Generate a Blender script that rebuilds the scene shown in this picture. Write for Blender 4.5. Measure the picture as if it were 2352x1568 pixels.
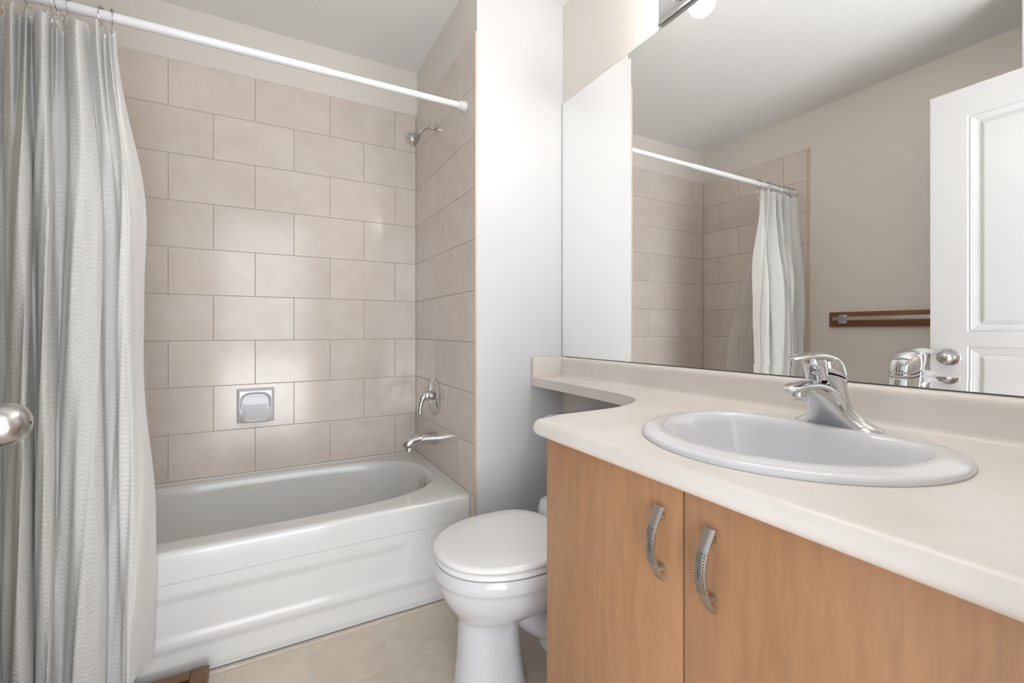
import bpy, bmesh, math, random
from mathutils import Vector, Matrix
import numpy as np
random.seed(7)
for o in list(bpy.data.objects): bpy.data.objects.remove(o)
S = bpy.context.scene
COL = S.collection
PI = math.pi

# ---------------------------------------------------------------- camera, world, lights, exposure
cam_d = bpy.data.cameras.new('camera'); cam = bpy.data.objects.new('camera', cam_d); COL.objects.link(cam)
cam.location = (-0.7174, -2.4057, 1.0590)
cam.rotation_euler = (PI/2, 0, -0.5013)
cam_d.sensor_width = 36.0; cam_d.lens = 1028.13/2352*36
cam_d.shift_y = -(784-757.9)/2352
cam_d.clip_start = 0.01
S.camera = cam
S.view_settings.view_transform = 'Standard'; S.view_settings.look = 'None'
S.view_settings.gamma = 1; S.view_settings.exposure = 0.8
try: S.view_settings.use_curve_mapping = False
except Exception: pass
W = bpy.data.worlds.new('world'); S.world = W; W.use_nodes = True
W.node_tree.nodes['Background'].inputs[0].default_value = (0.86, 0.93, 1.0, 1)
W.node_tree.nodes['Background'].inputs[1].default_value = 1.15
def area(name, loc, rot, sx, sy, e, col=(1,1,1)):
    l = bpy.data.lights.new(name, 'AREA'); l.shape = 'RECTANGLE'; l.size = sx; l.size_y = sy; l.energy = e; l.color = col
    o = bpy.data.objects.new(name, l); COL.objects.link(o); o.location = loc; o.rotation_euler = rot; return o
# assumed daylight: unseen area light added beyond the open doorway, behind the camera
area('assumed_daylight', (-0.75, -4.6, 1.75), (PI/2, 0, 0), 2.4, 1.7, 25, (0.86, 0.93, 1.0))
BULB_E = 185.0
# added fill light low beyond the doorway, aimed up to brighten the ceiling
area('ceiling_fill', (-0.72, -4.1, 0.06), (math.radians(140), 0, 0), 3.0, 1.9, 96, (.97, .98, 1.0))

# ---------------------------------------------------------------- materials
def mat(name, col, rough=.5, metal=0, spec=.5, coat=0, noise=None, bump=None, **kw):
    m = bpy.data.materials.new(name); m.use_nodes = True
    nt = m.node_tree; b = nt.nodes['Principled BSDF']
    b.inputs['Base Color'].default_value = (*col, 1); b.inputs['Roughness'].default_value = rough
    b.inputs['Metallic'].default_value = metal; b.inputs['Specular IOR Level'].default_value = spec
    b.inputs['Coat Weight'].default_value = coat
    tc = nt.nodes.new('ShaderNodeTexCoord')
    if noise:
        sc, col2, lo, hi = noise[:4]; det = noise[4] if len(noise) > 4 else 4
        mp = nt.nodes.new('ShaderNodeMapping'); nt.links.new(tc.outputs['Object'], mp.inputs[0])
        mp.inputs['Scale'].default_value = sc if isinstance(sc, tuple) else (sc, sc, sc)
        n = nt.nodes.new('ShaderNodeTexNoise'); n.inputs['Scale'].default_value = 1; n.inputs['Detail'].default_value = det
        nt.links.new(mp.outputs[0], n.inputs['Vector'])
        r = nt.nodes.new('ShaderNodeMapRange'); r.inputs[1].default_value = lo; r.inputs[2].default_value = hi
        nt.links.new(n.outputs[0], r.inputs[0])
        mx = nt.nodes.new('ShaderNodeMix'); mx.data_type = 'RGBA'
        mx.inputs[6].default_value = (*col, 1); mx.inputs[7].default_value = (*col2, 1)
        nt.links.new(r.outputs[0], mx.inputs[0]); nt.links.new(mx.outputs[2], b.inputs['Base Color'])
    if bump:
        sc, st, dist = bump
        n2 = nt.nodes.new('ShaderNodeTexNoise'); n2.inputs['Scale'].default_value = sc; n2.inputs['Detail'].default_value = 3
        nt.links.new(tc.outputs['Object'], n2.inputs['Vector'])
        bp = nt.nodes.new('ShaderNodeBump'); bp.inputs['Strength'].default_value = st; bp.inputs['Distance'].default_value = dist
        nt.links.new(n2.outputs[0], bp.inputs['Height']); nt.links.new(bp.outputs[0], b.inputs['Normal'])
    return m

M = {}
M['wall'] = mat('wall_paint', (.78,.74,.68), .55, bump=(160,.12,.001))
M['wall_white'] = mat('white_wall_paint', (.69,.69,.70), .35, bump=(160,.10,.001))
M['ceiling'] = mat('ceiling_paint', (.87,.87,.865), .8, bump=(38,.5,.004))
M['porcelain'] = mat('porcelain', (.73,.73,.755), .12, coat=.4)
M['tubwhite'] = mat('tub_enamel', (.77,.765,.757), .18, coat=.4)
M['plastic'] = mat('white_plastic', (.86,.86,.86), .22)
M['chrome'] = mat('chrome', (.66,.66,.67), .07, 1)
M['nickel'] = mat('brushed_nickel', (.55,.54,.52), .28, 1, bump=(300,.05,.0005))
M['dull'] = mat('dull_steel', (.33,.31,.29), .3, 1)
M['mirror'] = mat('mirror_glass', (.965,.97,.965), 0.0, 1)
M['mirror_edge'] = mat('mirror_edge', (.10,.11,.10), .3)
M['door'] = mat('door_paint', (.72,.72,.73), .32, bump=(90,.05,.001))
M['grout'] = mat('grout', (.42,.35,.28), .8)
M['floorgrout'] = mat('floor_grout', (.70,.66,.60), .8)
M['laminate'] = mat('laminate', (.72,.665,.615), .33, noise=(7,(.77,.725,.68),.35,.65,5))
M['dark'] = mat('dark_gap', (.05,.03,.02), .8)
M['rubber'] = mat('white_rubber', (.80,.80,.78), .45)
M['cream'] = mat('cream_plastic', (.66,.58,.42), .5)
M['rod'] = mat('rod_enamel', (.84,.84,.86), .25, bump=(60,.15,.001))
M['caulk'] = mat('caulk', (.78,.76,.72), .5)
M['brass'] = mat('brass', (.45,.33,.17), .35, 1)
M['red'] = mat('red_mark', (.55,.06,.04), .4)
M['blue'] = mat('navy_mark', (.03,.05,.16), .4)
M['black'] = mat('black_mark', (.01,.01,.01), .5)
M['globe'] = None

def wood(name, c1, c2, scale, rough, stretch):
    m = mat(name, c1, rough, noise=(stretch, c2, .3, .7, 8)); nt = m.node_tree; b = nt.nodes['Principled BSDF']
    mix = [n for n in nt.nodes if n.type == 'MIX'][0]
    tc = [n for n in nt.nodes if n.type == 'TEX_COORD'][0]
    mp = nt.nodes.new('ShaderNodeMapping'); mp.inputs['Scale'].default_value = tuple(v*scale for v in stretch)
    nt.links.new(tc.outputs['Object'], mp.inputs[0])
    n = nt.nodes.new('ShaderNodeTexNoise'); n.inputs['Scale'].default_value = 1; n.inputs['Detail'].default_value = 6; n.inputs['Distortion'].default_value = .6
    nt.links.new(mp.outputs[0], n.inputs['Vector'])
    mx = nt.nodes.new('ShaderNodeMix'); mx.data_type = 'RGBA'; mx.blend_type = 'MULTIPLY'; mx.inputs[0].default_value = .5
    rr = nt.nodes.new('ShaderNodeMapRange'); rr.inputs[1].default_value = .3; rr.inputs[2].default_value = .7; rr.inputs[3].default_value = .72; rr.inputs[4].default_value = 1.08
    nt.links.new(n.outputs[0], rr.inputs[0]); nt.links.new(mix.outputs[2], mx.inputs[6]); nt.links.new(rr.outputs[0], mx.inputs[7])
    nt.links.new(mx.outputs[2], b.inputs['Base Color'])
    return m
M['maple'] = wood('maple_laminate', (.425,.22,.108), (.50,.275,.145), 9, .42, (3,9,1.1))
M['walnut'] = wood('dark_stained_wood', (.12,.045,.012), (.22,.095,.025), 3, .35, (6,40,40))
M['walnut2'] = wood('stained_board', (.20,.075,.03), (.28,.12,.05), 3, .45, (30,4,30))

def tile_mat(name, c1, c2, rough, cloud):
    m = mat(name, c1, rough, coat=0); nt = m.node_tree; b = nt.nodes['Principled BSDF']
    g = nt.nodes.new('ShaderNodeNewGeometry')
    tc = [n for n in nt.nodes if n.type == 'TEX_COORD'][0]
    w = nt.nodes.new('ShaderNodeMath'); w.operation = 'MULTIPLY'; w.inputs[1].default_value = 37
    nt.links.new(g.outputs['Random Per Island'], w.inputs[0])
    n = nt.nodes.new('ShaderNodeTexNoise'); n.noise_dimensions = '4D'; n.inputs['Scale'].default_value = cloud; n.inputs['Detail'].default_value = 5; n.inputs['Distortion'].default_value = 1.2
    nt.links.new(tc.outputs['Object'], n.inputs['Vector']); nt.links.new(w.outputs[0], n.inputs['W'])
    r = nt.nodes.new('ShaderNodeMapRange'); r.inputs[1].default_value = .3; r.inputs[2].default_value = .72
    nt.links.new(n.outputs[0], r.inputs[0])
    mx = nt.nodes.new('ShaderNodeMix'); mx.data_type = 'RGBA'; mx.inputs[6].default_value = (*c1,1); mx.inputs[7].default_value = (*c2,1)
    nt.links.new(r.outputs[0], mx.inputs[0])
    hs = nt.nodes.new('ShaderNodeHueSaturation'); nt.links.new(mx.outputs[2], hs.inputs['Color'])
    vr = nt.nodes.new('ShaderNodeMapRange'); vr.inputs[3].default_value = .965; vr.inputs[4].default_value = 1.035
    nt.links.new(g.outputs['Random Per Island'], vr.inputs[0]); nt.links.new(vr.outputs[0], hs.inputs['Value'])
    nt.links.new(hs.outputs[0], b.inputs['Base Color'])
    return m
M['tile'] = tile_mat('beige_wall_tile', (.665,.585,.52), (.73,.66,.60), .15, 6)
M['floortile'] = tile_mat('beige_floor_tile', (.62,.53,.43), (.70,.62,.52), .22, 9)
M['tileedge'] = mat('pink_tile_edge', (.66,.52,.43), .4)

def knit_mat():
    m = bpy.data.materials.new('lacy_knit'); m.use_nodes = True; nt = m.node_tree; b = nt.nodes['Principled BSDF']; out = nt.nodes['Material Output']
    b.inputs['Roughness'].default_value = .9; b.inputs['Specular IOR Level'].default_value = .1
    uv = nt.nodes.new('ShaderNodeUVMap')
    def mth(op, a_, b_=None, c_=None):
        n_ = nt.nodes.new('ShaderNodeMath'); n_.operation = op
        for k_, q_ in enumerate((a_, b_, c_)):
            if q_ is None: continue
            if isinstance(q_, (int, float)): n_.inputs[k_].default_value = q_
            else: nt.links.new(q_, n_.inputs[k_])
        return n_.outputs[0]
    nz_ = nt.nodes.new('ShaderNodeTexNoise'); nz_.inputs['Scale'].default_value = 60; nz_.inputs['Detail'].default_value = 2
    nt.links.new(uv.outputs[0], nz_.inputs['Vector'])
    wob_ = mth('MULTIPLY', mth('SUBTRACT', nz_.outputs[0], .5), 1.1)
    sx = nt.nodes.new('ShaderNodeSeparateXYZ'); nt.links.new(uv.outputs[0], sx.inputs[0])
    U_ = mth('ADD', mth('MULTIPLY', sx.outputs[0], 1/.024), mth('MULTIPLY', wob_, .4))
    fr_ = mth('FRACT', U_); ce_ = mth('SUBTRACT', fr_, .5); ab_ = mth('ABSOLUTE', ce_)
    arc_ = mth('MULTIPLY', mth('MULTIPLY', ce_, ce_), 3.2)
    V_ = mth('ADD', mth('ADD', mth('MULTIPLY', sx.outputs[1], 1/.0125), arc_), wob_)
    t1_ = mth('ABSOLUTE', mth('SUBTRACT', mth('FRACT', V_), .5))
    row_ = nt.nodes.new('ShaderNodeMapRange'); row_.inputs[1].default_value = .36; row_.inputs[2].default_value = .12; nt.links.new(t1_, row_.inputs[0])
    cord_ = nt.nodes.new('ShaderNodeMapRange'); cord_.inputs[1].default_value = .34; cord_.inputs[2].default_value = .47; nt.links.new(ab_, cord_.inputs[0])
    V2_ = mth('ADD', mth('MULTIPLY', sx.outputs[1], 1/.0042), wob_)
    t2_ = mth('ABSOLUTE', mth('SUBTRACT', mth('FRACT', V2_), .5))
    fine_ = mth('MULTIPLY', mth('SUBTRACT', 1.0, mth('MULTIPLY', t2_, 2.0)), .35)
    h_ = mth('MAXIMUM', mth('MAXIMUM', row_.outputs[0], mth('MULTIPLY', cord_.outputs[0], mth('ADD', fine_, .7))), fine_)
    mx = nt.nodes.new('ShaderNodeMix'); mx.data_type = 'RGBA'; mx.inputs[6].default_value = (.82,.815,.80,1); mx.inputs[7].default_value = (.93,.93,.92,1)
    nt.links.new(h_, mx.inputs[0]); nt.links.new(mx.outputs[2], b.inputs['Base Color'])
    bp = nt.nodes.new('ShaderNodeBump'); bp.inputs['Strength'].default_value = .55; bp.inputs['Distance'].default_value = .0018
    nt.links.new(h_, bp.inputs['Height']); nt.links.new(bp.outputs[0], b.inputs['Normal'])
    tr = nt.nodes.new('ShaderNodeBsdfTranslucent'); tr.inputs[0].default_value = (.85,.84,.80,1)
    ms = nt.nodes.new('ShaderNodeMixShader'); ms.inputs[0].default_value = .3
    nt.links.new(b.outputs[0], ms.inputs[1]); nt.links.new(tr.outputs[0], ms.inputs[2])
    nt.links.new(ms.outputs[0], out.inputs[0])
    return m
M['knit'] = knit_mat()
def sheet_mat(name, col, trans, clear=0):
    m = mat(name, col, .6, spec=.3, bump=(9,.35,.01)); nt = m.node_tree; b = nt.nodes['Principled BSDF']; out = nt.nodes['Material Output']
    tr = nt.nodes.new('ShaderNodeBsdfTranslucent'); tr.inputs[0].default_value = (*col,1)
    ms = nt.nodes.new('ShaderNodeMixShader'); ms.inputs[0].default_value = trans
    nt.links.new(b.outputs[0], ms.inputs[1]); nt.links.new(tr.outputs[0], ms.inputs[2])
    last = ms
    if clear:
        b.inputs['Roughness'].default_value = .2
        t2 = nt.nodes.new('ShaderNodeBsdfTransparent'); m2 = nt.nodes.new('ShaderNodeMixShader'); m2.inputs[0].default_value = clear
        nt.links.new(ms.outputs[0], m2.inputs[1]); nt.links.new(t2.outputs[0], m2.inputs[2]); last = m2
    nt.links.new(last.outputs[0], out.inputs[0]); return m
M['lining'] = sheet_mat('white_lining', (.92,.915,.905), .35)
M['vinyl'] = sheet_mat('clear_vinyl', (.82,.80,.77), .4, .80)
def glass_mat():
    m = bpy.data.materials.new('clear_globe_glass'); m.use_nodes = True; nt = m.node_tree; out = nt.nodes['Material Output']
    g = nt.nodes.new('ShaderNodeBsdfGlossy'); g.inputs['Roughness'].default_value = .05
    t = nt.nodes.new('ShaderNodeBsdfTransparent'); d = nt.nodes.new('ShaderNodeBsdfTranslucent'); d.inputs[0].default_value = (.9,.9,.9,1)
    m1 = nt.nodes.new('ShaderNodeMixShader'); m1.inputs[0].default_value = .12; nt.links.new(t.outputs[0], m1.inputs[1]); nt.links.new(d.outputs[0], m1.inputs[2])
    ms = nt.nodes.new('ShaderNodeMixShader'); ms.inputs[0].default_value = .06
    nt.links.new(m1.outputs[0], ms.inputs[1]); nt.links.new(g.outputs[0], ms.inputs[2]); nt.links.new(ms.outputs[0], out.inputs[0]); return m
M['globe'] = glass_mat()
def emis(name, col, e):
    m = bpy.data.materials.new(name); m.use_nodes = True; nt = m.node_tree
    em = nt.nodes.new('ShaderNodeEmission'); em.inputs[0].default_value = (*col,1); em.inputs[1].default_value = e
    nt.links.new(em.outputs[0], nt.nodes['Material Output'].inputs[0]); return m
M['bulb'] = emis('lit_bulb', (1.0,.955,.90), BULB_E)

# ---------------------------------------------------------------- mesh helpers
def build(name, verts, faces, m, parent=None, smooth=35, uvs=None, mi=None, bevel=0, bseg=2):
    me = bpy.data.meshes.new(name); me.from_pydata([tuple(v) for v in verts], [], [tuple(f) for f in faces])
    ms = m if isinstance(m, (list, tuple)) else [m]
    for k in ms: me.materials.append(k)
    if mi:
        for p, i in zip(me.polygons, mi): p.material_index = i
    if uvs:
        ul = me.uv_layers.new(name='UVMap')
        for p in me.polygons:
            for li in p.loop_indices: ul.data[li].uv = uvs[me.loops[li].vertex_index]
    bm = bmesh.new(); bm.from_mesh(me)
    if not uvs: bmesh.ops.recalc_face_normals(bm, faces=bm.faces)
    if bevel:
        es = [e for e in bm.edges if len(e.link_faces) == 2 and e.calc_face_angle(0) > .5]
        bmesh.ops.bevel(bm, geom=es, offset=bevel, segments=bseg, profile=.6, affect='EDGES', clamp_overlap=True)
    bm.to_mesh(me); bm.free()
    if smooth:
        for p in me.polygons: p.use_smooth = True
        try: me.set_sharp_from_angle(angle=math.radians(smooth))
        except Exception: pass
    o = bpy.data.objects.new(name, me); COL.objects.link(o)
    if parent: o.parent = parent
    return o
BF = [(0,1,2,3),(4,7,6,5),(0,4,5,1),(1,5,6,2),(2,6,7,3),(3,7,4,0)]
def boxv(x0,x1,y0,y1,z0,z1):
    return [(x0,y0,z0),(x1,y0,z0),(x1,y1,z0),(x0,y1,z0),(x0,y0,z1),(x1,y0,z1),(x1,y1,z1),(x0,y1,z1)]
class Acc:
    def __init__(s): s.v=[]; s.f=[]; s.m=[]
    def add(s, v, f, m=0):
        n=len(s.v); s.v+= [tuple(p) for p in v]; s.f += [tuple(i+n for i in q) for q in f]; s.m += [m]*len(f)
    def box(s, *a, m=0): s.add(boxv(*a), BF, m)
    def build(s, name, m, parent=None, **k): return build(name, s.v, s.f, m, parent, mi=s.m, **k)
def box(name, a, m, parent=None, bevel=0, bseg=2, **k): return build(name, boxv(*a), BF, m, parent, bevel=bevel, bseg=bseg, **k)
def loft(rings, cap=(True,True), closed=True):
    n=len(rings[0]); v=[tuple(p) for r in rings for p in r]; f=[]
    for i in range(len(rings)-1):
        for j in range(n if closed else n-1):
            k=(j+1)%n; f.append((i*n+j, i*n+k, (i+1)*n+k, (i+1)*n+j))
    if cap[0]: f.append(tuple(range(n-1,-1,-1)))
    if cap[1]: f.append(tuple((len(rings)-1)*n+j for j in range(n)))
    return v, f
def frame(d):
    d = Vector(d).normalized(); up = Vector((0,0,1)) if abs(d.z) < .95 else Vector((1,0,0))
    a = d.cross(up).normalized(); b = a.cross(d).normalized(); return a, b
def tube(path, r, n=16, ry=None, cap=(True,True), up=None):
    path=[Vector(p) for p in path]; rings=[]
    for i,p in enumerate(path):
        d = path[min(i+1,len(path)-1)]-path[max(i-1,0)]
        d.normalize()
        if up is not None:
            a = d.cross(Vector(up)).normalized(); b = a.cross(d).normalized()
        else: a,b = frame(d)
        rr = r[i] if isinstance(r,(list,tuple)) else r; r2 = (ry[i] if isinstance(ry,(list,tuple)) else ry) if ry is not None else rr
        rings.append([p + a*rr*math.cos(t)+b*r2*math.sin(t) for t in [2*PI*k/n for k in range(n)]])
    return loft(rings, cap)
def lathe(profile, axis=(0,0,1), origin=(0,0,0), n=32, sx=1, sy=1):
    """profile: (radius, height along axis)"""
    d=Vector(axis).normalized(); a,b=frame(d); o=Vector(origin); rings=[]
    for r,h in profile:
        r=max(r,1e-5); rings.append([o+d*h+a*r*sx*math.cos(2*PI*k/n)+b*r*sy*math.sin(2*PI*k/n) for k in range(n)])
    return loft(rings)
def ball(c, r, n=16, s=(1,1,1)):
    rings=[]
    for i in range(1,n//2):
        t=PI*i/(n//2); rings.append([(c[0]+r*s[0]*math.sin(t)*math.cos(2*PI*k/n), c[1]+r*s[1]*math.sin(t)*math.sin(2*PI*k/n), c[2]+r*s[2]*math.cos(t)) for k in range(n)])
    return loft(rings)
def spline(pts, m):
    P=[np.array(p,float) for p in pts]; P=[2*P[0]-P[1]]+P+[2*P[-1]-P[-2]]; out=[]
    for i in range(1,len(P)-2):
        for k in range(m):
            t=k/m; a,b,c,d=P[i-1:i+3]
            out.append(.5*((2*b)+(-a+c)*t+(2*a-5*b+4*c-d)*t*t+(-a+3*b-3*c+d)*t**3))
    out.append(P[-2]); return [tuple(map(float,o)) for o in out]
def thing(name, label, cat, loc=(0,0,0), group=None):
    o=bpy.data.objects.new(name, None); COL.objects.link(o); o.location=loc; o.empty_display_size=.05
    o['label']=label; o['category']=cat
    if group: o['group']=group
    return o
def tag(o, label, cat, group=None):
    o['label']=label; o['category']=cat
    if group: o['group']=group
    return o
def struct(o): o['kind']='structure'; return o
def at(parent, o):          # geometry is written in world coordinates: keep it there under its thing
    o.parent=parent; o.matrix_parent_inverse = Matrix.Translation(-parent.location); return o
def sm(a,b,x): t=min(1,max(0,(x-a)/(b-a))); return t*t*(3-2*t)
AX = .4177      # mirror wall
ZC = 2.474      # ceiling
LX = -1.524     # left wall
YW = -.795      # face of the wing wall beside the tub
YF = -2.47      # door wall behind the camera

# ---------------------------------------------------------------- room shell
R = .008        # drywall sits this far behind the tile face
wb = struct(box('wall_back', (LX-.15,AX+.15,R,.15,0,ZC), M['wall']))
wl = struct(box('wall_left', (LX-.15,LX-R,YF-.15,R,0,ZC), M['wall']))
wr = struct(box('wall_right', (AX,AX+.15,YF-.15,R,0,ZC), M['wall']))
ww = struct(build('wall_end', boxv(R,AX,YW,R,0,ZC), BF, [M['wall_white'],M['wall']], mi=[0,0,0,0,0,1], smooth=0))
# bulkhead behind the open door
wk = struct(box('wall_closet', (LX-R,-1.122,YF,-1.813,0,ZC), M['wall_white']))
a = Acc(); a.box(LX-.15,-1.10,YF-.12,YF,0,ZC); a.box(-.34,AX+.15,YF-.12,YF,0,ZC); a.box(-1.10,-.34,YF-.12,YF,2.10,ZC)
wf = struct(a.build('wall_front', M['wall'], smooth=0))
a = Acc(); a.box(-1.10,-1.08,YF-.12,YF+.0,0,2.10); a.box(-.36,-.34,YF-.12,YF,0,2.10); a.box(-1.08,-.36,YF-.12,YF,2.08,2.10)
struct(a.build('trim_1', M['door'], smooth=0))
struct(box('ceiling', (LX-.15,AX+.15,YF-.12,.15,ZC,ZC+.1), M['ceiling']))

# floor with square tiles
fl = struct(box('floor', (LX-.15,AX+.15,-3.4,.15,-.1,-.0015), M['floorgrout']))
a = Acc(); G=.0022
xs=[-.3605+.2365*i for i in range(-8,5)]; ys=[-.757]+[-.9895-.24*i for i in range(0,9)]
for i in range(len(xs)-1):
    for j in range(len(ys)-1):
        x0,x1=max(xs[i]+G,LX-R),min(xs[i+1]-G,AX); y1,y0=ys[j]-G,ys[j+1]+G
        if x1-x0<.01: continue
        a.box(x0,x1,y0,y1,-.008,0)
at(fl, a.build('floor_tile', M['floortile'], bevel=.0012, bseg=1)); 
struct(box('baseboard_tub', (LX+.002,-.001,-.7555,-.7455,-.004,.005), M['floortile'], bevel=.002))

# wall tiles, running bond
TH,TW,ZT = .20356,.32567,2.2331
def tiles(parent, P, u0, u1, j0, j1, zlo, rows=11):
    a=Acc(); g=.0011; N=(0,1)
    for k in range(rows):
        z1=ZT-k*TH; z0=max(z1-TH, zlo)
        if z1-z0<.01: continue
        js = j0 if k%2==0 else j1
        n0=math.floor((u0-js)/TW); edges=[js+TW*n for n in range(n0,n0+12)]
        for e in edges:
            s=max(e,u0); t=min(e+TW,u1)
            if t-s<.006: continue
            a.add([P(*q) for q in ((s+g,0,z0+g),(t-g,0,z0+g),(t-g,R,z0+g),(s+g,R,z0+g),(s+g,0,z1-g),(t-g,0,z1-g),(t-g,R,z1-g),(s+g,R,z1-g))], BF)
    at(parent, a.build('wall_tile', M['tile'], bevel=.0009, bseg=1))
    at(parent, build('grout', [P(*q) for q in ((u0,.0016,zlo),(u1,.0016,zlo),(u1,R+.001,zlo),(u0,R+.001,zlo),(u0,.0016,ZT),(u1,.0016,ZT),(u1,R+.001,ZT),(u0,R+.001,ZT))], BF, M['grout'], smooth=0))
tiles(wb, lambda u,d,z:(u,d,z), LX, 0, -.1135, -.2763, .398)
tiles(ww, lambda u,d,z:(d,u,z), -.785, 0, -.3104, -.4732, 0)
tiles(wl, lambda u,d,z:(LX-d,u,z), -.785, 0, -.3055, -.1457, 0)
for par, x0, x1 in ((ww,-.0005,R+.0002),(wl,LX-R-.0002,LX+.0005)):
    at(par, box('tile_edge', (x0,x1,-.797,-.785,0,ZT+.002), M['tileedge'], bevel=.003, bseg=3))

# ---------------------------------------------------------------- bathtub
TZ=.395; TF=-.743
tub = thing('bathtub', 'white built-in bathtub with a panelled front, below the tiled walls', 'bathtub', (-.76,-.38,0))
def sup(cx,cy,rx,ry,n,N=120,off=0):
    o=[]
    for k in range(N):
        t=2*PI*k/N; c,s=math.cos(t),math.sin(t)
        o.append((cx+rx*math.copysign(abs(c)**(2/n),c), cy+ry*math.copysign(abs(s)**(2/n),s)))
    return o
N=160
op = sup(-.765,-.353,.718,.305,3.0,N)
def shift_open(p, e):        # the front lip bows a little toward the right end
    x,y=p; return (x,y)
outer=[]
X0,X1,Y0,Y1=LX+.001,-.001,TF,-.001
for (x,y) in op:
    dx,dy=x+.765,y+.353
    kx=((X1+.765)/dx if dx>1e-6 else ((X0+.765)/dx if dx<-1e-6 else 1e9)); ky=((Y1+.353)/dy if dy>1e-6 else ((Y0+.353)/dy if dy<-1e-6 else 1e9))
    k=min(kx,ky); outer.append((-.765+dx*k,-.353+dy*k))
# put exact corners in
for cx_,cy_ in ((X0,Y0),(X0,Y1),(X1,Y0),(X1,Y1)):
    i=min(range(N), key=lambda i:(outer[i][0]-cx_)**2+(outer[i][1]-cy_)**2); outer[i]=(cx_,cy_)
def lerp2(a_,b_,t): return (a_[0]+(b_[0]-a_[0])*t, a_[1]+(b_[1]-a_[1])*t)
rings=[]
def fr(x,y,z,r=.022):          # round the front top edge of the tub
    return (x,y,z)
rings.append([(x, y, .30) for x,y in outer]); rings.append([(x, y, .34) for x,y in outer])
for ang in (0,22,45,67,90):
    t=math.radians(ang); rr=.016
    rings.append([(x, (y+rr*(1-math.cos(t)) if y<TF+.001 else y), TZ-rr+rr*math.sin(t)) for x,y in outer])
for t in (.5,.85,.96):
    rings.append([(*lerp2(a_,b_,t), TZ) for a_,b_ in zip(outer,op)])
for s,z in ((1,.394),(.990,.390),(.980,.380),(.968,.355),(.955,.30),(.935,.22),(.90,.15),(.85,.115),(.75,.095),(.4,.088),(.05,.085)):
    q=[]
    for x,y in op:
        dx,dy=x+.765,y+.353
        ex = s if s>.9 else s
        q.append((-.765+dx*(1-(1-s)*.8 if dx>0 else 1-(1-s)*1.6 if s>.8 else s*.9), -.353+dy*(1-(1-s)*1.25 if s>.8 else s), z))
    rings.append(q)
v,f=loft(rings,(False,True)); at(tub, build('basin', v, f, M['tubwhite'], smooth=60))
# apron with a recessed panel
a=[];faces=[];NX,NZ=120,70
xs=[X0+(X1-X0)*i/NX for i in range(NX+1)]; zs=[.002+(.2995-.002)*j/NZ for j in range(NZ+1)]
def apron_y(x,z):
    # upper band stands out, panel dips back, lower step
    d = .0065*(1-sm(.232,.266,z))                       # everything under the upper crease steps back
    e = sm(X0+.05,X0+.12,x)*(1-sm(-.262-.03,-.235,x))
    d *= e
    d2= -.0045*(1-sm(.115,.145,z))*e + .0075*(1-sm(.080,.110,z))
    return TF+d+d2 + .004*(1-sm(0,.03,z))
for j in range(NZ+1):
    for i in range(NX+1): a.append((xs[i],apron_y(xs[i],zs[j]),zs[j]))
for j in range(NZ):
    for i in range(NX):
        n=j*(NX+1)+i; faces.append((n,n+1,n+NX+2,n+NX+1))
at(tub, build('front_panel', a, faces, M['tubwhite'], smooth=60))
ov = Acc(); v,f=lathe([(.0,0),(.036,0),(.037,.004),(.034,.009),(.012,.011),(0,.011)], (-1,0,.13), (-.070,-.353,.330), 32); ov.add(v,f)
ovo=at(tub, ov.build('overflow_plate', M['chrome'])); ovo['label']='round chrome overflow plate'
at(tub, box('caulk_line', (X0,X1,-.006,.0005,.393,.401), M['caulk'], bevel=.002)); 
at(tub, box('caulk_line', (-.006,.0005,TF,-.006,.393,.401), M['caulk'], bevel=.002))

# ---------------------------------------------------------------- shower fittings
sh = thing('showerhead','small brushed metal shower head on a bent arm, high on the tiled end wall','shower head',(0,-.323,2.034))
v,f=lathe([(.010,0),(.032,.0),(.033,.003),(.026,.008),(.014,.013),(.010,.014)],(-1,0,0),(0,-.323,2.034),32); at(sh, build('flange',v,f,M['chrome']))
pth=spline([(-.002,-.323,2.034),(-.030,-.323,2.034),(-.055,-.323,2.024),(-.072,-.323,2.004),(-.086,-.323,1.986)],6)
v,f=tube(pth,.0085,16); at(sh, build('shower_arm',v,f,M['chrome']))
v,f=lathe([(.0,-.004),(.011,-.003),(.012,.006),(.020,.014),(.027,.028),(.030,.044),(.030,.054),(.028,.058),(.024,.057),(0,.057)],(-.72,0,-.69),(-.084,-.323,1.988),36)
hd=at(sh, build('spray_head',v,f,M['nickel']))
fc=Acc()
for r1,r0,h in ((.023,.016,.0592),(.0135,.009,.0600),(.006,.0001,.0592)):
    v,f=lathe([(r0,.05),(r0,h),(r1,h),(r1,.05)],(-.72,0,-.69),(-.084,-.323,1.988),32); fc.add(v,f)
s_=fc.build('spray_face', M['cream'], smooth=30); s_.parent=hd; s_['label']='cream ringed spray face'
va = thing('shower_valve','round chrome valve plate with a curved lever, above the tub spout','valve',(0,-.310,.738))
v,f=lathe([(.01,0),(.089,0),(.091,.003),(.080,.009),(.050,.014),(.028,.017),(0,.017)],(-1,0,0),(0,-.310,.738),48,sx=1,sy=1); at(va, build('escutcheon',v,f,M['chrome']))
lv=Acc()
v,f=lathe([(.024,.012),(.023,.030),(.021,.046),(.015,.056),(0,.058)],(-1,0,0),(0,-.310,.742),28); lv.add(v,f)
v,f=tube(spline([(-.030,-.310,.748),(-.052,-.310,.742),(-.066,-.312,.722),(-.073,-.314,.696),(-.077,-.316,.668),(-.076,-.317,.655)],5),[.018]*5+[.0175]*5+[.016]*5+[.0145]*5+[.0145]*5+[.011],16,ry=[.018]*5+[.016]*5+[.012]*5+[.010]*5+[.0105]*5+[.008]); lv.add(v,f)
at(va, lv.build('lever', M['chrome'], smooth=60))
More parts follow.
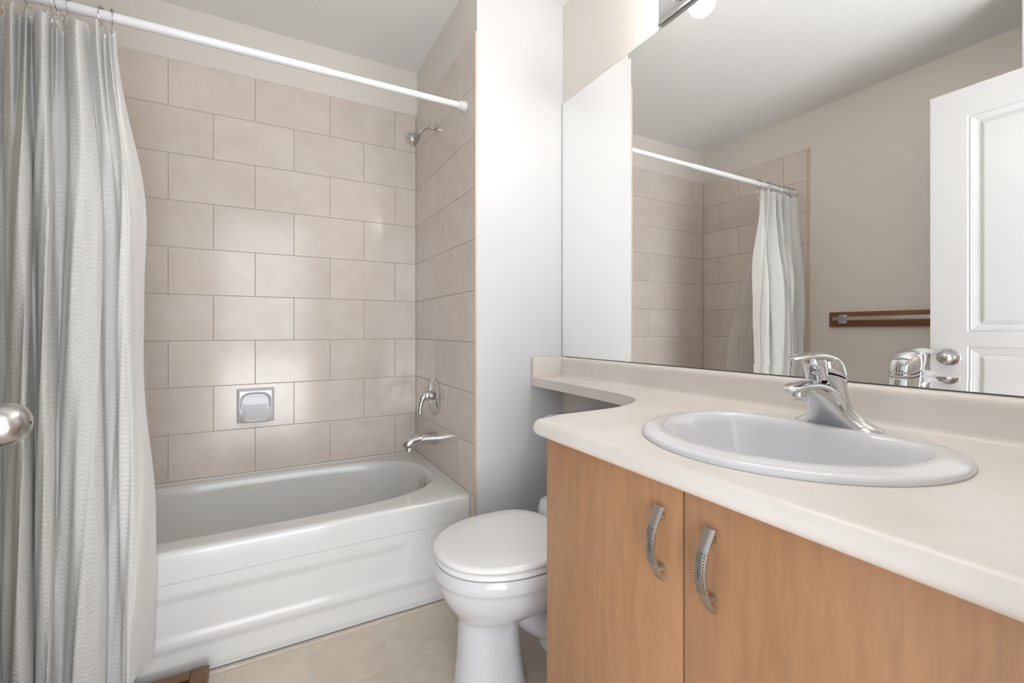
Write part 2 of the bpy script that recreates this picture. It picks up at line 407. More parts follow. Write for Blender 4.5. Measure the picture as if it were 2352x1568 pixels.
sp = thing('tub_spout','chrome tub spout with a small diverter knob on top, over the bathtub rim','spout',(0,-.342,.541))
secs=[(0,.541,.031,.031),(-.03,.543,.030,.030),(-.06,.546,.029,.026),(-.09,.543,.028,.024),(-.115,.535,.027,.027),(-.135,.527,.025,.029),(-.150,.519,.021,.024),(-.157,.512,.013,.016)]
v,f=tube([(x,-.342,z) for x,z,_,_ in secs],[s[2] for s in secs],24,ry=[s[3] for s in secs],up=(0,0,1)); 
sa=Acc(); sa.add(v,f)
v,f=lathe([(.022,0),(.021,.02),(.017,.034),(.012,.040)],(0,0,1),(-.134,-.342,.496),24); sa.add(v,f)
at(sp, sa.build('spout_body', M['chrome'], smooth=60))
v,f=lathe([(.003,0),(.003,.012),(.006,.016),(.0075,.021),(.006,.026),(0,.028)],(0,0,1),(-.125,-.342,.556),16); at(sp, build('diverter_knob',v,f,M['chrome']))
# soap dish
so = thing('soap_dish','white ceramic soap dish set into the tiled back wall','soap dish',(-.762,0,.71))
x0,x1,z0,z1=-.838,-.686,.631,.789
grid=[];fcs=[];n=64
def dish(u,w):
    x=x0+(x1-x0)*u; z=z0+(z1-z0)*w
    edge=min(u,1-u,w,1-w)
    rim=.017*sm(-.02,.07,edge)
    du=(u-.5)/.41; dw=(w-.49)/.385
    q=(abs(du)**3.4+abs(dw)**3.4)**(1/3.4)
    inside=1-sm(.86,1.02,q)
    depth=.017*inside*sm(.10,.95,w)**.5
    lip=.036*math.exp(-((w-.10)/.24)**2)*(1-sm(.55,1.12,abs(du)))*sm(-.04,.05,w)
    lip+=.012*math.exp(-((w-.12)/.05)**2)*(1-sm(.7,1.05,abs(du)))
    return (x, -(rim+lip-depth), z)
for j in range(n+1):
    for i in range(n+1): grid.append(dish(i/n,j/n))
for j in range(n):
    for i in range(n):
        k=j*(n+1)+i; fcs.append((k,k+1,k+n+2,k+n+1))
at(so, build('dish', grid, fcs, M['porcelain'], smooth=70))

# ---------------------------------------------------------------- curtain rod
RY,RZ=-.711,1.968
rod = thing('curtain_rod','white tension shower curtain rod across the tub opening','curtain rod',(-.76,RY,RZ))
rp=[(LX+.014,RY,RZ-.004),(-.519,RY,RZ)]
v,f=tube([(LX+.012,RY,RZ-.005),(-.519,RY,RZ)],.0140,24); at(rod, build('outer_tube',v,f,M['rod']))
v,f=tube([(-.521,RY,RZ),(-.012,RY,RZ+.003)],.0122,24); at(rod, build('inner_tube',v,f,M['rod']))
for s,x,z in ((-1,-.001,RZ+.003),(1,LX+.001,RZ-.005)):
    v,f=lathe([(.0,0),(.018,0),(.0205,.003),(.0205,.016),(.0175,.021),(.0175,.024),(.0185,.025),(.0185,.032),(.0150,.034),(0,.034)],(s,0,0),(x,RY,z),28); at(rod, build('end_cap',v,f,M['rubber']))

# ---------------------------------------------------------------- curtain
TOP=[(-1.102,-.745),(-1.1029,-.765),(-1.1142,-.745),(-1.1288,-.712),(-1.1281,-.775),(-1.1529,-.735),(-1.1584,-.735),(-1.1658,-.79),(-1.1978,-.745),(-1.2171,-.70),(-1.2254,-.72),(-1.2405,-.705),(-1.2288,-.765),(-1.235,-.785),(-1.2555,-.76),(-1.2795,-.705),(-1.2754,-.75),(-1.3005,-.715),(-1.2924,-.78),(-1.3161,-.745),(-1.3347,-.70),(-1.36,-.76),(-1.385,-.71),(-1.41,-.77),(-1.44,-.71),(-1.475,-.75)]
LOW=[(-1.0288,-.735),(-1.0438,-.775),(-1.0585,-.805),(-1.0763,-.80),(-1.0902,-.755),(-1.1146,-.755),(-1.111,-.80),(-1.129,-.83),(-1.1547,-.845),(-1.1801,-.815),(-1.2026,-.79),(-1.2036,-.825),(-1.2103,-.845),(-1.2327,-.815),(-1.2547,-.765),(-1.2455,-.815),(-1.2494,-.85),(-1.2736,-.82),(-1.3011,-.76),(-1.3215,-.73),(-1.3372,-.70),(-1.37,-.79),(-1.40,-.73),(-1.43,-.81),(-1.46,-.73),(-1.495,-.78)]
MS=10
tp=spline(TOP,MS); lp=spline(LOW,MS)
def arc(pts):
    s=[0]
    for p,q in zip(pts,pts[1:]): s.append(s[-1]+math.hypot(q[0]-p[0],q[1]-p[1]))
    return s
la=arc(lp)
ZTOPC=1.905
def pick(P_, i):
    k=min(max(int(i),0),len(P_)-2); t=i-k; return tuple(a_*(1-t)+b_*t for a_,b_ in zip(P_[k],P_[k+1]))
def curtain_pt(i, z):
    ti,li=pick(tp,i),pick(lp,i)
    w=sm(1.93,1.42,z) if False else 1-sm(1.30,1.93,z)
    x=ti[0]*(1-w)+li[0]*w; y=ti[1]*(1-w)+li[1]*w
    e=max(0,1-i/(3.2*MS))                      # right-hand edge keeps swinging out further down
    x+=e*(-.012*sm(1.55,1.15,z) + .018*(1-sm(.55,1.05,z)) - .010*(1-sm(.1,.4,z)) + .011)
    dy=-.055*(1-sm(.42,.95,z)); y+=dy; x+=-dy*.33
    wob=.006*math.sin(z*5.3+i*.21)+.003*math.sin(z*13+i*.5)
    y+=wob*w; x+=.3*wob*w
    return x,y
def kshift(z): return 7*(1-sm(.35,1.0,z))
def sheet(name, i0, i1, ztop, zbot, off, m, parent, nz=90, topwave=.012):
    v=[];f=[];uv=[]
    cols=list(range(i0,i1+1)); nc=len(cols)
    for j in range(nz+1):
        for c in cols:
            zt = ztop - .0009*0 + topwave*math.sin(c*.33+.6)
            zb = zbot(c) if callable(zbot) else zbot
            z=zt+(zb-zt)*j/nz
            ce=c+(max(0,1-(c-i0)/26)*kshift(z) if i0 else 0)
            x,y=curtain_pt(ce,z); x2,y2=curtain_pt(min(ce+1,len(lp)-1),z); x1_,y1_=curtain_pt(max(ce-1,0),z)
            tx,ty=x2-x1_,y2-y1_; L=math.hypot(tx,ty)+1e-9
            v.append((x+ty/L*off, y-tx/L*off, z)); uv.append((la[c],z))
    for j in range(nz):
        for c in range(nc-1):
            k=j*nc+c; f.append((k,k+1,k+nc+1,k+nc))
    return at(parent, build(name,v,f,m,smooth=180,uvs=uv))
cu = thing('shower_curtain','white lacy knitted shower curtain gathered at the left end of the rod','curtain',(-1.27,-.74,1.9))
IK=int(1.9*MS)
k=sheet('knit_panel', IK, len(lp)-1, ZTOPC, .055, 0, M['knit'], cu)
l=sheet('lining', 0, len(lp)-1, ZTOPC-.008, lambda c:.105+.02*math.sin(c*.2), .0035, M['lining'], cu)
l['label']='smooth white lining showing along the right edge'
# gathered knit hem down the lining edge
hem=[]; uv=[]; ff=[]; nz=160
for j in range(nz+1):
    z=ZTOPC-.01+(.075-ZTOPC)*j/nz
    for c in range(5):
        x,y=curtain_pt(IK+kshift(z),z); x2,y2=curtain_pt(IK-7+kshift(z),z); t=c/4
        w=(.35+.65*(1-sm(1.2,1.85,z)))
        bulge=.007*math.sin(PI*t)+.0012*math.sin(j*1.9+c)
        hem.append((x+(x2-x)*t*w, y+(y2-y)*t*w-bulge-.001, z)); uv.append((t*.03,z))
for j in range(nz):
    for c in range(4): q=j*5+c; ff.append((q,q+1,q+6,q+5))
at(cu, build('knit_hem',hem,ff,M['knit'],smooth=180,uvs=uv))

# clear liner falling inside the tub
li = thing('shower_liner','clear plastic shower liner hanging behind the white curtain into the tub','shower liner',(-1.27,-.70,1.9))
v=[];f=[];nz=60;nc=70
for j in range(nz+1):
    t=j/nz; z=1.90+(.30-1.90)*t
    for c in range(nc+1):
        s=c/nc
        xr=-1.135+.075*sm(0,.65,t); xl=-1.48
        x=xr+(xl-xr)*s
        y=-.690+.135*sm(0,.70,t)+(.012+.012*t)*math.sin(s*34+t*2)+.05*t*s*0
        v.append((x,y,z))
for j in range(nz):
    for c in range(nc): k=j*(nc+1)+c; f.append((k,k+1,k+nc+2,k+nc+1))
at(li, build('liner_sheet',v,f,M['vinyl'],smooth=180))

# curtain rings
def ring():
    t=thing('curtain_ring','tmp','curtain ring',(0,RY,RZ),'roller hooks holding the shower curtain')
    pts=[]
    for k in range(0,25):
        an=math.radians(-62+k*305/24); pts.append((0,RY+.021*math.cos(an+PI/2)*1.0, RZ-.006+.023*math.sin(an+PI/2)))
    pts=[(p[0],p[1],p[2]) for p in pts]
    pts=[(.002,RY-.012,RZ-.070),(.001,RY-.020,RZ-.064),(.000,RY-.017,RZ-.048)]+pts[1:-1]+[(0,RY+.012,RZ-.040),(-.001,RY+.016,RZ-.058),(-.002,RY+.008,RZ-.070)]
    v,f=tube(spline(pts,2),.0012,8); at(t, build('wire',v,f,M['chrome']))
    a=Acc()
    for k in range(5):
        an=math.radians(90-44+k*22); v,f=ball((0,RY+.0195*math.cos(an),RZ-.004+.0215*math.sin(an)),.0042,10); a.add(v,f)
    at(t, a.build('roller_beads', M['dull'])); return t
rlab=['curtain ring at the free right end of the shower curtain','second curtain ring from the right end of the curtain','third curtain ring from the right end of the curtain','fourth curtain ring from the right end of the curtain',
 'fifth curtain ring from the right end of the curtain','sixth curtain ring from the right end of the curtain','seventh curtain ring from the right end of the curtain','eighth curtain ring from the right, seen best in the mirror','ninth curtain ring from the right, seen best in the mirror','last curtain ring, nearest the left wall, seen in the mirror']
rx=[-1.110,-1.132,-1.204,-1.2205,-1.238,-1.285,-1.335,-1.38,-1.43,-1.475]
r0=ring()
for i,(x,lb) in enumerate(zip(rx,rlab)):
    if i==0: r=r0
    else:
        r=r0.copy(); COL.objects.link(r)
        for ch in list(r0.children):
            c=ch.copy(); COL.objects.link(c); c.parent=r; c.matrix_parent_inverse=ch.matrix_parent_inverse.copy()
    r.location=(x,RY,RZ-.003); r.rotation_euler=(0,0,[.25,-.2,.1,-.3,.2,-.1,.3,0,.2,-.2][i]); r['label']=lb
r0.location=(rx[0],RY,RZ-.003)

# ---------------------------------------------------------------- toilet
TY=-1.185
to = thing('toilet','white toilet with its lid closed, between the tub and the wooden vanity','toilet',(0.02,TY,0))
def egg(xf,xb,hw,z,n=64,pw=2.25,yo=0):
    cxm=xf+(xb-xf)*.56; o=[]
    for k in range(n):
        t=2*PI*k/n; c,s=math.cos(t),math.sin(t)
        rx=(xb-cxm) if c>0 else (cxm-xf)
        e=2/(pw+ (1.0 if c>0 else 0)); 
        o.append((cxm+rx*math.copysign(abs(c)**e,c), TY+yo+hw*math.copysign(abs(s)**(2/2.15),s), z))
    return o
rings=[egg(-.235,-.02,.090,0),egg(-.238,-.018,.092,.012),egg(-.233,-.025,.088,.03),egg(-.226,-.035,.082,.10),egg(-.223,-.042,.0785,.17),egg(-.222,-.042,.078,.210),
 egg(-.226,.0,.088,.219),egg(-.238,.08,.124,.238),egg(-.258,.12,.150,.266),egg(-.276,.15,.168,.298),egg(-.287,.16,.179,.330),egg(-.289,.16,.181,.343),
 egg(-.293,.17,.186,.347),egg(-.295,.17,.188,.352),egg(-.295,.17,.188,.378),egg(-.290,.17,.184,.386),egg(-.26,.16,.16,.387)]
v,f=loft(rings); at(to, build('bowl',v,f,M['porcelain'],smooth=50))
v,f=tube(spline([(-.02,TY,.20),(.05,TY-.02,.145),(.11,TY-.03,.125),(.17,TY-.03,.15),(.22,TY-.02,.24),(.27,TY,.30)],5),.055,20); at(to, build('trapway',v,f,M['porcelain'],smooth=60))
bs=Acc()
v,f=loft([[(x,y,z) for x,y in sup(.27 if z>.2 else .22,TY,rx_,ry_,4,64)] for z,rx_,ry_ in ((0,.13,.105),(.03,.12,.095),(.10,.06,.055),(.24,.06,.07),(.30,.115,.19),(.34,.125,.215),(.40,.128,.222),(.43,.12,.215),(.445,.10,.19))]); bs.add(v,f)
at(to, bs.build('pedestal_back', M['porcelain'], smooth=50))
rings=[egg(-.288,.135,.180,.389),egg(-.291,.135,.184,.392),egg(-.291,.135,.184,.400),egg(-.286,.135,.180,.405),egg(-.27,.13,.17,.4055)]
v,f=loft(rings); at(to, build('seat',v,f,M['plastic'],smooth=50))
rings=[egg(-.283,.125,.178,.4085),egg(-.292,.128,.186,.411),egg(-.294,.128,.188,.416),egg(-.290,.127,.185,.423),egg(-.278,.122,.176,.4265),egg(-.20,.10,.12,.4295),egg(-.10,.05,.04,.4305)]
v,f=loft(rings); at(to, build('lid',v,f,M['plastic'],smooth=60))
rings=[]
for z,hx,hy in ((.44,.085,.17),(.47,.090,.18),(.56,.094,.19),(.66,.097,.205),(.695,.098,.21)):
    rings.append([(x,y,z) for x,y in sup(.305,TY,hx,hy,6,72)])
v,f=loft(rings); at(to, build('tank',v,f,M['porcelain'],smooth=50))
rings=[]
for z,hx,hy in ((.690,.100,.235),(.697,.106,.255),(.712,.108,.262),(.725,.104,.258),(.733,.09,.24),(.736,.05,.2)):
    rings.append([(x,y,z) for x,y in sup(.300,TY,hx,hy,4,72)])
v,f=loft(rings); at(to, build('tank_lid',v,f,M['porcelain'],smooth=60))
# ---------------------------------------------------------------- vanity cabinet
cb = thing('vanity_cabinet','maple vanity cabinet with two flat doors under the cream counter','cabinet',(.12,-2.0,0))
VE=-2.455
a=Acc(); a.box(-.145,AX-.001,-1.578,-1.560,0,.826); a.box(-.145,AX-.001,VE,VE+.018,0,.826); a.box(-.145,AX-.001,VE,-1.56,.09,.108); a.box(-.145,-.125,VE,-1.56,.765,.822); a.box(-.095,-.08,VE,-1.56,0,.09); a.box(.39,AX-.002,VE,-1.56,.09,.8)
at(cb, a.build('body', M['maple'], smooth=0))
def handle(y, z0, z1, lab):
    pts=[]; n=24; W_=.0085
    rings=[]
    for k in range(n+1):
        t=k/n; z=z0+(z1-z0)*t; b=-.030*math.sin(PI*(.08+.84*t))+.004
        x=-.166+b-.004; tz=1
        th=.0022
        rings.append([(x,y-W_,z),(x-.0012,y-W_*.5,z),(x-.0016,y,z),(x-.0012,y+W_*.5,z),(x,y+W_,z),(x+th*1.3,y+W_,z),(x+th*1.3,y-W_,z)])
    v,f=loft(rings); A=Acc(); A.add(v,f)
    for zz in (z0+.017,z1-.017):
        t=(zz-z0)/(z1-z0); b=-.030*math.sin(PI*(.08+.84*t))
        v,f=lathe([(.0050,0),(.0050,-b-.0035)],(-1,0,0),(-.1655,y,zz),14); A.add(v,f)
    h=A.build('handle', M['nickel'], smooth=40); h['label']=lab
    D=Acc()
    for r in range(15):
        for c in range(4):
            t=.27+.46*r/14; z=z0+(z1-z0)*t; b=-.030*math.sin(PI*(.08+.84*t))+.004
            yy=y-W_*.66+c*W_*.44; x=-.166+b-.004-.0014
            v,f=lathe([(.00075,0),(.00075,.0006)],(-1,0,0),(x,yy,z),6); D.add(v,f)
    d=D.build('punched_dots', M['dark'], smooth=0); return h,d
for (y0,y1,hy,lab) in ((-1.9345,-1.560,-1.898,'curved brushed metal pull with punched dots'),(-2.372,-1.9385,-1.990,'curved brushed metal pull with punched dots')):
    d=at(cb, box('door',(-.165,-.146,y0,y1,.100,.819),M['maple'],bevel=.0015))
    h,dd=handle(hy,.666,.782,lab); h.parent=d; h.matrix_parent_inverse=Matrix.Translation(-cb.location) if False else Matrix()
    h.matrix_parent_inverse=d.matrix_parent_inverse.inverted() @ Matrix.Translation(-cb.location) if False else Matrix()
    dd.parent=d
at(cb, box('door',(-.165,-.146,VE+.001,-2.376,.100,.819),M['maple'],bevel=.0015))

# ---------------------------------------------------------------- countertop
ct = thing('countertop','cream laminate vanity counter with a narrow shelf running over the toilet tank','counter',(.1,-1.9,.862))
CZ=.862; CT=.035; FX=-.205; SX,SY=.095,-1.935
notch=spline([(.255,-.816),(.255,-.95),(.2545,-1.10),(.249,-1.26),(.237,-1.385),(.203,-1.458),(.146,-1.502),(.089,-1.525),(.038,-1.5345),(-.04,-1.540),(-.10,-1.5425),(-.150,-1.544)],4)
cor=[]
for k in range(0,9):
    t=math.radians(90+k*90/8); cor.append((FX+.03+.03*math.cos(t), -1.5745+.03*math.sin(t)))
front=[(FX,-1.60-(.853/30)*k) for k in range(1,31)]; front[-1]=(FX,YF+.001)
contour=[(AX-.001,-.816)]+notch+cor+front+[(AX-.001,YF+.001)]
wts=[0]+[0]*(len(notch)-2)+[.5,.8]+[1]*len(cor)+[1]*len(front)+[0]
def normals(c):
    out=[];n=len(c)
    for i in range(n):
        a_=Vector((*c[i-1],0)); b_=Vector((*c[(i+1)%n],0)); d=(b_-a_).normalized(); out.append((d.y,-d.x))
    return out
nm=normals(contour)
if sum((contour[i][0]*contour[(i+1)%len(contour)][1]-contour[(i+1)%len(contour)][0]*contour[i][1]) for i in range(len(contour)))<0: nm=[(-x,-y) for x,y in nm]
nm=[(-1,0) if abs(c[0]-FX)<1e-6 else m_ for c,m_ in zip(contour,nm)]
levels=[]; rr=CT/2
for an in (90,70,50,30,10,-10,-30,-50,-70,-90):
    t=math.radians(an); ins=rr*(1-math.cos(t)); z=CZ-rr+rr*math.sin(t)
    levels.append([(c[0]-m_[0]*w*ins, c[1]-m_[1]*w*ins, z) for c,m_,w in zip(contour,nm,wts)])
bm=bmesh.new(); vr=[[bm.verts.new(p) for p in l] for l in levels]; n=len(contour)
for i in range(len(vr)-1):
    for j in range(n): k=(j+1)%n; bm.faces.new((vr[i][j],vr[i][k],vr[i+1][k],vr[i+1][j]))
HR=.212
hole=[[bm.verts.new((SX+HR*math.cos(2*PI*k/64),SY+HR*math.sin(2*PI*k/64),z)) for k in range(64)] for z in (CZ,CZ-CT)]
for j in range(64): k=(j+1)%64; bm.faces.new((hole[0][j],hole[0][k],hole[1][k],hole[1][j]))
bm.edges.ensure_lookup_table()
for lvl,h in ((vr[0],hole[0]),(vr[-1],hole[1])):
    es=[bm.edges.get((lvl[j],lvl[(j+1)%n])) for j in range(n)]+[bm.edges.get((h[j],h[(j+1)%64])) for j in range(64)]
    bmesh.ops.triangle_fill(bm, edges=es, use_beauty=True)
bmesh.ops.recalc_face_normals(bm, faces=bm.faces)
me=bpy.data.meshes.new('top'); bm.to_mesh(me); bm.free(); me.materials.append(M['laminate'])
for p in me.polygons: p.use_smooth=True
me.set_sharp_from_angle(angle=math.radians(40))
o=bpy.data.objects.new('top',me); COL.objects.link(o); at(ct,o)
# coved backsplash profile swept along the wall
prof=[(AX-.0005,CZ-.002),(AX-.032,CZ-.0005),(AX-.0265,CZ+.0015),(AX-.0225,CZ+.006),(AX-.0205,CZ+.013),(AX-.020,CZ+.060),(AX-.0195,CZ+.068),(AX-.017,CZ+.0745),(AX-.012,CZ+.0785),(AX-.0055,CZ+.081),(AX-.0005,CZ+.082)]
v,f=loft([[(x,y,z) for x,z in prof] for y in (-.817,-1.2,-1.6,-2.0,YF+.001)]); at(ct, build('backsplash',v,f,M['laminate'],smooth=40))
at(ct, box('side_splash',(.255,AX-.0005,-.8155,-.7952,.828,.9445),M['laminate'],bevel=.0012))

# ---------------------------------------------------------------- sink
si = thing('sink','round white drop-in sink set into the cream counter','sink',(SX,SY,CZ))
def ringc(r,z,cx_=SX,flat=None):
    o=[]
    for k in range(96):
        t=2*PI*k/96; c,s=math.cos(t),math.sin(t); R_=r
        if flat is not None and c>0:
            lim=flat/max(c,1e-3); R_=(r**-7+lim**-7)**(-1/7)
        zz=z
        if r>.16 and c>0:      # the rim dips to a flat ledge under the faucet
            x_=R_*c; w=sm(.118,.150,x_); zz=z-(z-(CZ+.0052))*w if z>CZ+.0052 else z
        o.append((cx_+R_*c, SY+R_*s, zz))
    return o
rings=[ringc(.200,CZ-.03),ringc(.210,CZ-.002),ringc(.2415,CZ+.0003),ringc(.2425,CZ+.0045),ringc(.240,CZ+.009),ringc(.2345,CZ+.0115),ringc(.2295,CZ+.0120),ringc(.226,CZ+.0128),ringc(.219,CZ+.0150),ringc(.209,CZ+.0155)]
for r,z,fl in ((.203,.0148,.125),(.198,.0125,.118),(.193,.007,.112),(.188,-.003,.107),(.182,-.02,.102),(.172,-.05,.095),(.155,-.085,.088),(.125,-.115,.08),(.08,-.132,.07),(.03,-.138,.03)):
    rings.append(ringc(r,CZ+z,SX,fl))
v,f=loft(rings,(False,True)); at(si, build('basin',v,f,M['porcelain'],smooth=60))
v,f=lathe([(0,0),(.022,0),(.023,.003),(.017,.004),(.015,.001),(0,.001)],(0,0,1),(SX-.015,SY,CZ-.1385),28); at(si, build('drain',v,f,M['chrome']))

# ---------------------------------------------------------------- faucet
FY=-1.935; FXC=.276; FZ=CZ+.0055
fa = thing('sink_faucet','chrome single-lever faucet on the back ledge of the sink','faucet',(FXC,FY,FZ))
B=Acc()
def oval(cx_,hx,hy,z,p=2.0,n=48,tilt=0):
    return [(cx_+hx*math.copysign(abs(math.cos(t))**(2/p),math.cos(t)), FY+hy*math.copysign(abs(math.sin(t))**(2/p),math.sin(t)), z+tilt*math.cos(t)) for t in [2*PI*k/n for k in range(n)]]
rings=[]
for z,cx_,hx,hy,p in ((0,.2765,.0285,.0765,2.2),(.004,.2765,.0290,.0775,2.2),(.009,.2755,.0275,.0715,2.0),(.016,.274,.0265,.0590,1.9),(.024,.2715,.0258,.0465,1.9),(.034,.2685,.0250,.0365,1.9),(.046,.264,.0250,.0310,2),(.060,.259,.0258,.0290,2),(.076,.2535,.0275,.0288,2),(.094,.2485,.0290,.0290,2),(.0985,.2475,.0290,.0290,2)):
    rings.append(oval(cx_,hx,hy,FZ+z,p,48,tilt=.010*min(1,max(0,(z-.03)/.05))*-1))
v,f=loft(rings); B.add(v,f)
def interp(a_,t): i=min(int(t*(len(a_)-1)),len(a_)-2); u=t*(len(a_)-1)-i; return a_[i]*(1-u)+a_[i+1]*u
# spout: broad arched shell coming off the body
P=[(.262,.024),(.250,.046),(.234,.064),(.212,.0785),(.188,.0860),(.163,.0880),(.138,.0865),(.120,.0835),(.111,.0815)]
pts=spline([(x,FY,FZ+z) for x,z in P],4); m_=len(pts)
wd=[.030,.030,.0285,.0265,.0245,.0225,.0205,.0165,.007]; ht=[.014,.014,.0130,.0115,.0100,.0090,.0085,.0070,.003]
v,f=tube(pts,[interp(wd,k/(m_-1)) for k in range(m_)],28,ry=[interp(ht,k/(m_-1)) for k in range(m_)],up=(0,0,1)); B.add(v,f)
# web filling the underside of the spout back to the base
rings=[]
for z,xf,hy in ((.001,.2475,.056),(.008,.243,.050),(.018,.234,.041),(.030,.222,.034),(.043,.208,.0285),(.056,.192,.0245),(.066,.177,.0215),(.076,.158,.0185),(.085,.150,.015)):
    rings.append(oval((xf+.270)/2,(.270-xf)/2,hy,FZ+z,2.5))
v,f=loft(rings); B.add(v,f)
at(fa, B.build('body', M['chrome'], smooth=60))
A=Acc(); v,f=lathe([(.0,0),(.0110,0),(.0120,.002),(.0120,.008),(.0135,.009),(.0135,.022)],(0,0,1),(.146,FY,FZ+.062),24); A.add(v,f)
ae=at(fa, A.build('aerator', M['chrome'])); ae['label']='round aerator under the spout tip'
Hh=Acc()
HB=FZ+.1010
rings=[]
for z,hx,hy,cx_ in ((0,.0290,.0290,.2475),(.0015,.0297,.0297,.2475),(.011,.0295,.0297,.2465),(.022,.0280,.0285,.244),(.031,.0250,.0260,.240),(.038,.0200,.0220,.234),(.043,.0130,.0150,.228),(.0450,.005,.006,.225)):
    rings.append(oval(cx_,hx,hy,HB+z,2,40,tilt=-.009*(1-z/.05)-.002))
v,f=loft(rings); Hh.add(v,f)
rings=[]
for z,hx,hy,cx_ in ((-.004,.016,.019,.2065),(.008,.017,.0195,.2035),(.020,.018,.020,.1990),(.032,.020,.020,.1960),(.040,.016,.015,.1960)):
    rings.append(oval(cx_,hx,hy,HB+z,2.2,40,tilt=0))
v,f=loft(rings); Hh.add(v,f)
Pl=[(.262,.019),(.247,.0290),(.226,.0365),(.202,.0405),(.178,.0415),(.156,.0405),(.138,.0385),(.129,.0375),(.124,.0370)]
pts=spline([(x,FY,HB+z) for x,z in Pl],4); m_=len(pts)
wd=[.018,.0225,.0230,.0220,.0210,.0195,.0160,.0110,.004]; ht=[.010,.0105,.0095,.0085,.0075,.0065,.0050,.0035,.0015]
v,f=tube(pts,[interp(wd,k/(m_-1)) for k in range(m_)],24,ry=[interp(ht,k/(m_-1)) for k in range(m_)],up=(0,0,1)); Hh.add(v,f)
hl=at(fa, Hh.build('lever_handle', M['chrome'], smooth=60)); hl['label']='swept lever handle on top'
# red / blue oval mark on the neck of the lever
mk=Acc(); n_=28
nrm=Vector((-.88,-.475,0)).normalized(); au=Vector((-nrm.y,nrm.x,0)); av=Vector((0,0,1)); cc=Vector((.1985-.0150,FY-.0095,HB+.0105))
def disc(rx_,ry_,off,i,half=None):
    ks=range(n_+1) if half is None else range(half*n_//2,(half+1)*n_//2+1)
    pts_=[cc+nrm*off]+[cc+nrm*off+au*rx_*math.cos(2*PI*k/n_)+av*ry_*math.sin(2*PI*k/n_) for k in ks]
    mk.add(pts_, [(0,q,q+1) for q in range(1,len(pts_)-1)], i)
disc(.0078,.0042,.0022,0,0); disc(.0078,.0042,.0022,1,1); disc(.0064,.0030,.0026,2); disc(.0042,.0010,.0030,1)
v,f=lathe([(.0076,-.006),(.0076,.0021)],nrm,cc,28,sx=1.0,sy=.54); mk.add(v,f,3)
tm=at(fa, mk.build('temperature_mark',[M['red'],M['blue'],M['plastic'],M['chrome']],smooth=0)); tm['label']='small red and blue oval mark'

# ---------------------------------------------------------------- mirror
mi_ = thing('wall_mirror','large frameless mirror over the vanity counter','mirror',(AX,-1.6,1.5))
MT=2.044; MB=.945
BH,BT=.0235,.0275; xg=AX-.005; z0_,z1_=MB+.0015,MT-.0015
pf=[(xg+.0003,z0_),(xg-BH*BT,z0_),(xg,z0_+BH),(xg,z1_-BH*.85),(xg-BH*.85*BT,z1_),(xg+.0003,z1_)]
v,f=loft([[(x,y,z) for x,z in pf] for y in (YF+.03,-.8005)]); at(mi_, build('glass',v,f,M['mirror'],smooth=0))
at(mi_, box('edge',(AX-.0048,AX-.0002,YF+.028,-.799,MB,MT),M['mirror_edge'],smooth=0))

# ---------------------------------------------------------------- vanity light
vl = thing('vanity_light','chrome strip light with clear globe bulbs on the wall above the mirror','light',(AX,-1.8,2.11))
a=Acc(); a.box(AX-.0127,AX-.0005,-2.285,-1.354,2.052,2.175)
at(vl, a.build('backplate', M['chrome'], bevel=.001))
at(vl, box('lower_lip',(AX-.0175,AX-.0126,-2.285,-1.354,2.050,2.058),M['nickel'],bevel=.001))
for i in range(6):
    y=-1.44-i*.15; c=(AX-.098,y,2.108)
    v,f=lathe([(.0,0),(.030,0),(.030,.004),(.022,.008),(.020,.030),(0,.030)],(-1,0,0),(AX-.0125,y,2.108),24); s_=at(vl, build('socket',v,f,M['chrome']))
    v,f=ball(c,.042,32); b_=at(vl, build('glass_globe',v,f,M['globe'],smooth=180))
    v,f=ball(c,.011,12,(1.6,1,1)); g_=build('filament',v,f,M['bulb'],smooth=180); g_.parent=b_
# ---------------------------------------------------------------- door (seen in the mirror) with knob
dr = struct(bpy.data.objects.new('door_1',None)); COL.objects.link(dr); dr.location=(-1.08,-2.36,0)
DX0,DX1=-1.096,-1.060; DY0,DY1=-2.365,-1.549; DZ1=2.090
dw=DY1-DY0
def door_prof(u,z):    # depth of the moulded panels on the bathroom face, u measured from the free edge
    p=0
    for (z0,z1) in ((.19,.990),(1.050,1.968)):
        for (u0,u1) in ((.120,dw-.120),):
            e=min(u-u0,u1-u,z-z0,z1-z)
            if e>0:
                d=.006*sm(0,.004,e)-.003*sm(.006,.009,e)+.003*sm(.011,.014,e)+.004*sm(.014,.034,e)
                if e>.034: d=.013-.008*sm(.034,.052,e)
                p=max(p,d)
    return p
us=sorted(set([round(x,5) for x in [0,.05,.11,dw-.11,dw-.05,dw]+[.118+.002*k for k in range(32)]+[dw-.118-.002*k for k in range(32)]+[.2+.1*k for k in range(5)]]))
zs=[0.008,.1,1.02,DZ1]
for z0,z1 in ((.19,.990),(1.050,1.968)): zs+= [z0-.002+.002*k for k in range(32)]+[z1+.002-.002*k for k in range(32)]+[z0+.1+(z1-z0-.2)*k/4 for k in range(5)]
zs=sorted(set(round(z,5) for z in zs))
v=[];f=[]
for z in zs:
    for u in us: v.append((DX1-door_prof(u,z), DY1-u, z))
nu=len(us)
for j in range(len(zs)-1):
    for i in range(nu-1): k=j*nu+i; f.append((k,k+1,k+nu+1,k+nu))
A=Acc(); A.add(v,f); A.box(DX0,DX1-.014,DY0,DY1,.008,DZ1)
for q in (((DY1-.0001,DY1)),((DY0,DY0+.0001))): A.box(DX1-.0141,DX1-.0001,q[0],q[1],.008,DZ1)
A.box(DX1-.0141,DX1-.0001,DY0,DY1,DZ1-.0002,DZ1)
slab=A.build('door_slab', M['door'], smooth=25); at(dr, slab)
KY,KZ=-1.615,.942
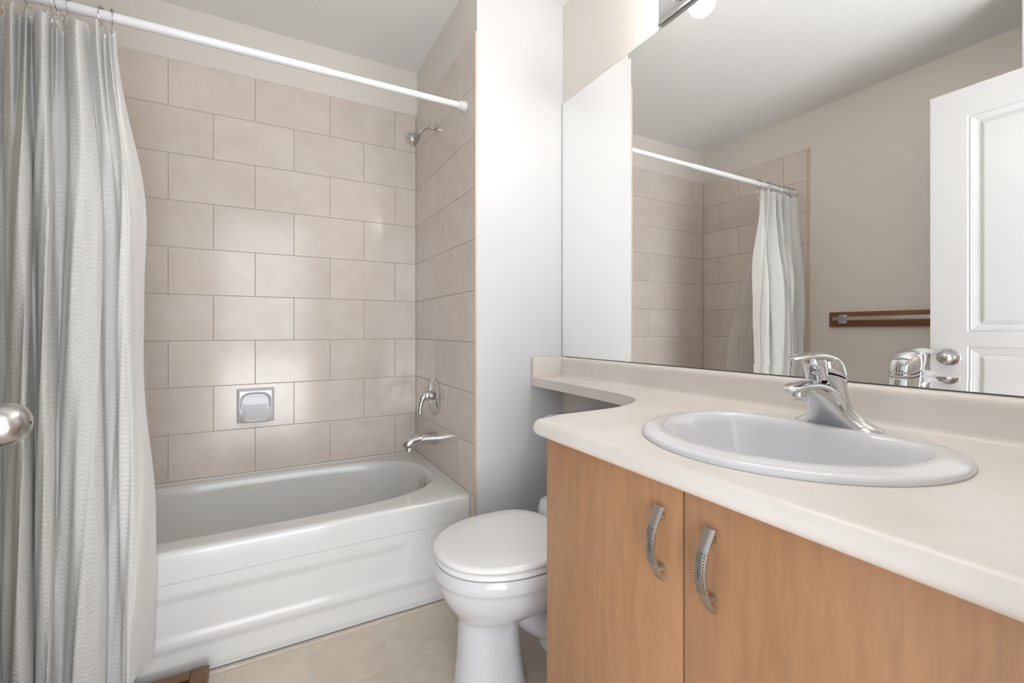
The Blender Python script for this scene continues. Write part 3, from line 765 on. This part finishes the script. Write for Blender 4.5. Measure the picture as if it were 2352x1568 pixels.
v,f=lathe([(.0,0),(.036,0),(.0365,.003),(.034,.007),(.026,.0095),(.014,.011),(.0125,.020),(.0135,.026)],(1,0,0),(DX1,KY,KZ),40)
rs=at(dr, build('knob_rose',v,f,M['nickel']))
K=Acc(); v,f=lathe([(.010,.020),(.0125,.024),(.019,.030),(.0250,.040),(.0272,.052),(.0262,.063),(.0215,.073),(.0125,.0790),(0,.0805)],(1,0,0),(DX1,KY,KZ),40); K.add(v,f)
kb=at(dr, K.build('door_knob', M['nickel'], smooth=60)); kb['label']='rounded brushed nickel door knob'
v,f=lathe([(.0018,0),(.0018,.0006)],(1,0,0),(DX1+.0802,KY,KZ),10); h_=build('knob_hole',v,f,M['black']); h_.parent=kb
v,f=lathe([(.0,0),(.036,0),(.034,.007),(.014,.011),(.0125,.020),(.0272,.05),(.02,.07),(0,.078)],(-1,0,0),(DX0,KY,KZ),32)
# (outer knob would touch the closet wall: only its rose is kept short)
at(dr, box('latch',(-1.085,-1.073,DY1-.002,DY1+.011,KZ-.008,KZ+.012),M['brass'],bevel=.001))
# ---------------------------------------------------------------- towel bar on the left wall (seen in the mirror)
tb = thing('towel_bar','flat metal towel bar mounted on a brown wooden board on the left wall','towel bar',(LX,-1.25,1.12))
LWX=LX-R
at(tb, box('backing_board',(LWX,LWX+.018,-1.66,-.918,1.080,1.168),M['walnut2'],bevel=.001))
for y in (-.995,-1.58):
    at(tb, box('bracket',(LWX+.018,LWX+.030,y-.024,y+.024,1.098,1.152),M['chrome'],bevel=.003))
    at(tb, box('post',(LWX+.030,LWX+.075,y-.010,y+.010,1.117,1.139),M['chrome'],bevel=.002))
at(tb, box('bar',(LWX+.072,LWX+.080,-1.62,-.965,1.117,1.139),M['nickel'],bevel=.001))

# ---------------------------------------------------------------- wooden bath mat
bt = thing('wooden_bath_mat','dark slatted wooden bath mat on the floor against the tub','bath mat',(-1.13,-.99,0))
x0,x1,y0,y1=-1.42,-.869,-1.15,-.777; z0,z1=.012,.050
for q in ((x1-.045,x1),(x0,x0+.045)): at(bt, box('end_rail', (*q,y0,y1,z0,z1), M['walnut'], bevel=.005, bseg=3))
for k in range(7):
    yy1=y1-.0-k*.0535; yy0=yy1-.040
    at(bt, box('slat',(x0+.0452,x1-.0452,yy0,yy1,z0+.014,z1-.002),M['walnut'],bevel=.003))
for xx in (x0+.02,x1-.06):
    for yy in (y0+.02,y1-.05): at(bt, box('foot',(xx,xx+.03,yy,yy+.03,0,z0+.002),M['rubber']))
